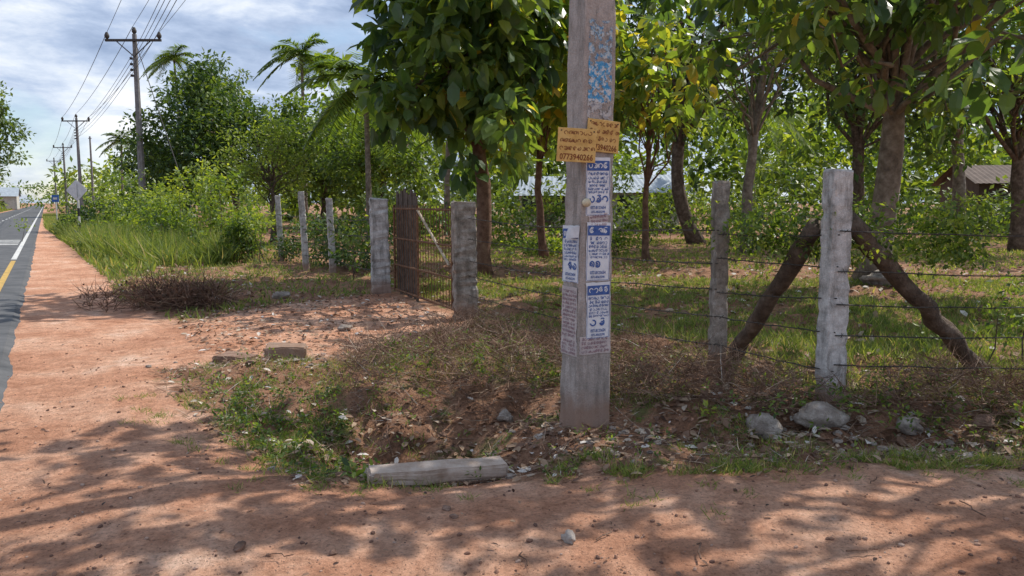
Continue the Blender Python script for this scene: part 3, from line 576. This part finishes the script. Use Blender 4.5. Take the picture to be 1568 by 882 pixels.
def poster(face,u,z,w_,h_,mat,ink,rot=0,off=.004,big=True):
    e=bpy.data.objects.new('poster',None); COL.objects.link(e); e.matrix_world=frame(face,u,z,off)@Matrix.Rotation(rot,4,'Z')
    paper_mesh('paper',w_,h_,mat,e); zz=.0035; L=-w_*.44; R=w_*.44
    if big:
        mb=MB(); mb.box((0,h_*.36,zz-.0005),(w_*.9,h_*.17,.001)); 
        for s_,y_,q in[(.06,.22,.16),(.055,.15,.15),(.05,.085,.15),(.05,.02,.15),(.045,-.04,.15),(.045,-.095,.15)]: scriptline(mb,L+w_*rng.uniform(0,.06),R,h_*y_,h_*s_,zz,q)
        scriptline(mb,L+w_*.08,R-w_*.02,-h_*.215,h_*.13,zz,.20)
        mb.box((0,-h_*.485,zz-.0005),(w_*.92,h_*.006,.001)); mb.box((-w_*.47,-h_*.02,zz-.0005),(w_*.012,h_*.92,.001)); mb.box((w_*.47,-h_*.02,zz-.0005),(w_*.012,h_*.92,.001))
        mb.build('print',[ink],parent=e)
        mb=MB(); scriptline(mb,L+w_*.03,R,h_*.36,h_*.10,zz+.0012,.16); mb.build('title',[mat],parent=e)
        text("077-8123654",h_*.075,0,-h_*.36,zz,ink,e,sx=.72*w_/.18,bold=.0006); text("071-4563298",h_*.06,0,-h_*.435,zz,ink,e,sx=.8*w_/.18,bold=.0004)
    else:
        mb=MB(); n=max(2,int(h_/.03))
        for k in range(n): scriptline(mb,L,R,h_*(.45-.9*(k+.5)/n),.022,zz,.16)
        mb.build('print',[ink],parent=e)
poster('F',.0,1.71,.20,.40,paper,blue,.02); poster('F',.012,1.26,.20,.41,paper,blue,-.01); poster('F',.02,.845,.20,.40,paper,blue,.01)
poster('L',.0,1.24,.21,.40,paper,blue,.02); poster('L',.0,.82,.20,.38,oldpaper,pinkink,0,big=False)
poster('F',-.0,.60,.26,.13,oldpaper,pinkink,0,off=.0022,big=False); poster('L',-.0,.58,.21,.12,oldpaper,pinkink,0,off=.0022,big=False)
poster('F',.01,1.475,.16,.10,oldpaper,pinkink,.1,off=.0025,big=False)
mb=MB(); t=np.linspace(0,1,7); v=[]
for q in t:
    a=PM@Vector((-hw(1.45)-.004-.05*math.sin(q*2.4),-.11+.10*q,1.44-.03*q)); b_=PM@Vector((-hw(1.45)-.004-.07*math.sin(q*2.4),-.10+.09*q,1.36-.02*q)); v+=[tuple(a),tuple(b_)]
mb.add(v,[[2*i,2*i+1,2*i+3,2*i+2] for i in range(6)]); mb.build('torn_paper_flap',[paper],smooth=(0,))
def torn(u,z,w_,h_,cols,th,seed,off):
    m,nt,o=newmat('torn_poster'); v=objc(nt); mp=nt.nodes.new('ShaderNodeMapping'); mp.inputs['Location'].default_value=(seed,seed*2,0); nt.links.new(v,mp.inputs[0]); n=noise(nt,16,8,.7,mp.outputs[0]); p=finish(nt,o,ramp(nt,noise(nt,28,5,.7,mp.outputs[0]),[(.40,cols[0]),(.5,cols[1]),(.56,cols[2])]),.9)
    tr=nt.nodes.new('ShaderNodeBsdfTransparent'); s=nt.nodes.new('ShaderNodeMixShader'); nt.links.new(ramp(nt,n,[(th,(0,0,0)),(th+.015,(1,1,1))]),s.inputs[0]); nt.links.new(tr.outputs[0],s.inputs[1]); nt.links.new(p.outputs[0],s.inputs[2]); nt.links.new(s.outputs[0],o.inputs[0])
    e=bpy.data.objects.new('torn_poster',None); COL.objects.link(e); e.matrix_world=frame('F',u,z,off); paper_mesh('paper',w_,h_,m,e,.001)
torn(.0,2.68,.19,.30,[(.07,.20,.38),(.30,.42,.5),(.5,.5,.5)],.5,1.3,.003); torn(.0,2.42,.19,.27,[(.05,.24,.48),(.12,.33,.52),(.55,.55,.55)],.45,4.7,.004)
torn(.0,2.25,.2,.2,[(.4,.38,.37),(.5,.48,.46),(.3,.3,.32)],.5,7.7,.003)
def board(M,w_,h_):
    e=bpy.data.objects.new('advertising_board',None); COL.objects.link(e); e.matrix_world=M
    bm=bmesh.new(); bmesh.ops.create_cube(bm,size=1)
    for v in bm.verts: v.co=Vector((v.co.x*w_+rng.normal(0,.002),v.co.y*h_+rng.normal(0,.002),v.co.z*.006))
    bmesh.ops.bevel(bm,geom=list(bm.edges),offset=.0015,segments=1,affect='EDGES'); me=bpy.data.meshes.new('plate'); bm.to_mesh(me); bm.free(); me.materials.append(yell); o=bpy.data.objects.new('plate',me); COL.objects.link(o); o.parent=e
    mb=MB()
    for k in range(3): scriptline(mb,-w_*.45+w_*.05*(k==0),w_*.45-w_*.08*(k==0),h_*(.36-.23*k),.030,.0045,.15)
    mb.build('lettering',[brown],parent=e)
    text("0773940266",.056,0,-h_*.36,.0045,brown,e,bold=.0012,sx=.82)
    mb=MB()
    for sx in(-.42,.42): mb.tube([(w_*sx,h_*.42,.002),(w_*sx,h_*.42,.008)],.005,8)
    mb.build('nails',[wirem],parent=e)
board(Matrix.Translation((.438,5.29,1.985))@Matrix.Rotation(math.radians(5),4,'Z')@Matrix.Rotation(math.radians(90),4,'X')@Matrix.Rotation(math.radians(-3),4,'Z'),.265,.225)
board(frame('F',.03,2.055,.012)@Matrix.Rotation(math.radians(-3),4,'Z'),.27,.22)
# ------------------------------------------------------------ distant power poles + wires
pc=concrete('power_pole_concrete',(.16,.15,.15),(.22,.21,.21),(.3,.29,.29))
PP=[(-20.3,42.8),(-46.5,84),(-71,124),(-96,164)]
for i,(x,y) in enumerate(PP):
    mb=MB(); h=10.6; mb.tube([(x,y,-.3),(x,y,h)],[.22,.12],8)
    mb.box((x,y-.16,h-.35),(3.0,.12,.12),0.0,1)
    for s_ in(-1.4,0,1.4):
        z=h-.29 if s_ else h; yy=y-.16*(s_!=0); mb.tube([(x+s_,yy,z),(x+s_,yy,z+.12),(x+s_,yy,z+.2),(x+s_,yy,z+.36)],[.05,.13,.13,.06],8,1)
    for s_ in(-1,1): mb.tube([(x+s_*.9,y-.16,h-.4),(x,y-.14,h-1.2)],.03,5,1)
    for zz in(9.3,9.0,8.7,8.4): mb.box((x-.16,y-.16,zz),(.12,.12,.12),0,1)
    mb.build('power_pole',[pc,wirem])
mb=MB(); x,y=-64,119; mb.tube([(x,y,-.3),(x,y,11.6)],[.2,.12],8); mb.box((x,y,11.3),(.5,.1,.1)); mb.build('power_pole',[pc])
mb=MB()
def span(a,b,sag,r=.014):
    a=np.array(a,float);b=np.array(b,float);t=np.linspace(0,1,22);q=a+(b-a)*t[:,None];q[:,2]-=sag*4*t*(1-t); mb.tube(q,r,4,0,.5,False)
nodes=[(4.5,1.5)]+PP
for (a,b) in zip(nodes[:-1],nodes[1:]):
    for s_,z in((-1.4,10.65),(0,10.95),(1.4,10.65)): span((a[0]+s_,a[1]-.16,z),(b[0]+s_,b[1]-.16,z),.45,.018 if a[1]>40 else .012)
for k,z in enumerate((8.75,8.4,8.05,7.7)):
    span((.42,5.5,z+.05),(PP[0][0]-.2,PP[0][1]-.2,9.3-.3*k),.35,.012)
    for a,b in zip(PP[:-1],PP[1:]): span((a[0]-.2,a[1]-.2,9.3-.3*k),(b[0]-.2,b[1]-.2,9.3-.3*k),.5,.014)
span((-20.3,42.8,10.3),(-12.0,30,.1),0,.02); mb.build('overhead_wires',[wirem])
# ------------------------------------------------------------ road signs
grey=noisy('sign_back',[(.50,.51,.53),(.64,.65,.67)],8,.6,.05,.002); blk=noisy('black_paint',[(.02,.02,.02),(.04,.04,.04)],8,.6,.05)
bls=noisy('blue_sign',[(.03,.10,.33),(.05,.14,.40)],8,.5,.05)
mb=MB(); x,y=-15.95,28.6
for k in range(7): mb.tube([(x,y,-.1+.3*k),(x,y,.2+.3*k)],.04,8,1+(k%2))
s_=.40; cz=2.05; v=[];r=[( 0,-s_),(s_,0),(0,s_),(-s_,0)]
for dy in(-.06,-.05): 
    for i_ in range(4):
        for t in(.08,.92): a=np.array(r[i_]);b_=np.array(r[(i_+1)%4]); q=a+(b_-a)*t; v.append((x+q[0],y+dy,cz+q[1]))
mb.add(v,[list(range(8)),list(range(8,16))[::-1]]+[[i_,8+i_,8+(i_+1)%8,(i_+1)%8] for i_ in range(8)],0); mb.box((x,y-.08,cz),(.05,.03,.5),0,0)
mb.build('diamond_road_sign',[grey,blk,whp])
mb=MB(); x,y=-38.4,65.5; mb.tube([(x,y,0),(x,y,2.2)],.05,8,1); mb.box((x,y-.06,1.95),(.6,.03,.6),0,0); mb.box((x,y-.09,1.95),(.35,.02,.18),0,1); mb.build('blue_road_sign',[bls,whp])
# ------------------------------------------------------------ houses
roofm=noisy('metal_roof',[(.24,.28,.32),(.36,.41,.46)],1.5,.6,.2,.01)
brn=noisy('brown_wall',[(.07,.05,.04),(.12,.085,.065)],2,.9,.3,.01); glass=noisy('dark_window',[(.02,.025,.03),(.05,.055,.06)],2,.2,.02)
broof=noisy('weathered_roof',[(.08,.06,.05),(.16,.12,.10)],2,.9,.4,.02)
def house(name,x,y,w_,d_,h,rh,wm,rm,rz=0):
    e=bpy.data.objects.new(name,None); COL.objects.link(e); e.location=(x,y,0); e.rotation_euler=(0,0,rz)
    mb=MB(); mb.box((0,0,h/2),(w_,d_,h)); mb.add([(-w_/2,-d_/2,h),(-w_/2,d_/2,h),(-w_/2,0,h+rh),(w_/2,-d_/2,h),(w_/2,d_/2,h),(w_/2,0,h+rh)],[[0,2,1],[3,4,5]]); mb.build('walls',[wm],parent=e)
    mb=MB(); n=int(w_/.12)
    for sg in(-1,1):
        v=[];F=[]
        for i in range(n+1):
            xx=-w_/2-.4+(w_+.8)*i/n; dz=.03*(i%2)
            v+=[(xx,0,h+rh+.06+dz),(xx,sg*(d_/2+.6),h-.6*rh/(d_/2)+.06+dz)]
        for i in range(n): b=i*2; F.append([b,b+1,b+3,b+2])
        mb.add(v,F)
    mb.build('roof',[rm],parent=e)
    mb=MB(); mb.box((0,-d_/2-.02,1.05),(.9,.06,2.1),0,1)
    for sx in(-.3,.3): mb.box((w_*sx,-d_/2-.01,1.5),(.9,.05,1.0),0,0); mb.box((w_*sx,-d_/2-.045,1.5),(.05,.03,1.0),0,1); mb.box((w_*sx,-d_/2-.05,.96),(1.1,.12,.07),0,1)
    mb.build('windows_and_door',[glass,wood],parent=e)
house('house',7.4,47,4.0,5,2.3,.9,wallc,roofm,.1); house('house',2.2,47,3.2,4,2.2,.9,wallc,roofm,-.1)
house('brown_house',29,43,8,6,2.7,.9,brn,broof,-.2); house('roadside_house',-120,176,14,8,3.2,1.8,wallc,roofm,.5)
print('TOTAL polys',sum(len(o.data.polygons) for o in bpy.data.objects if o.type=='MESH'))
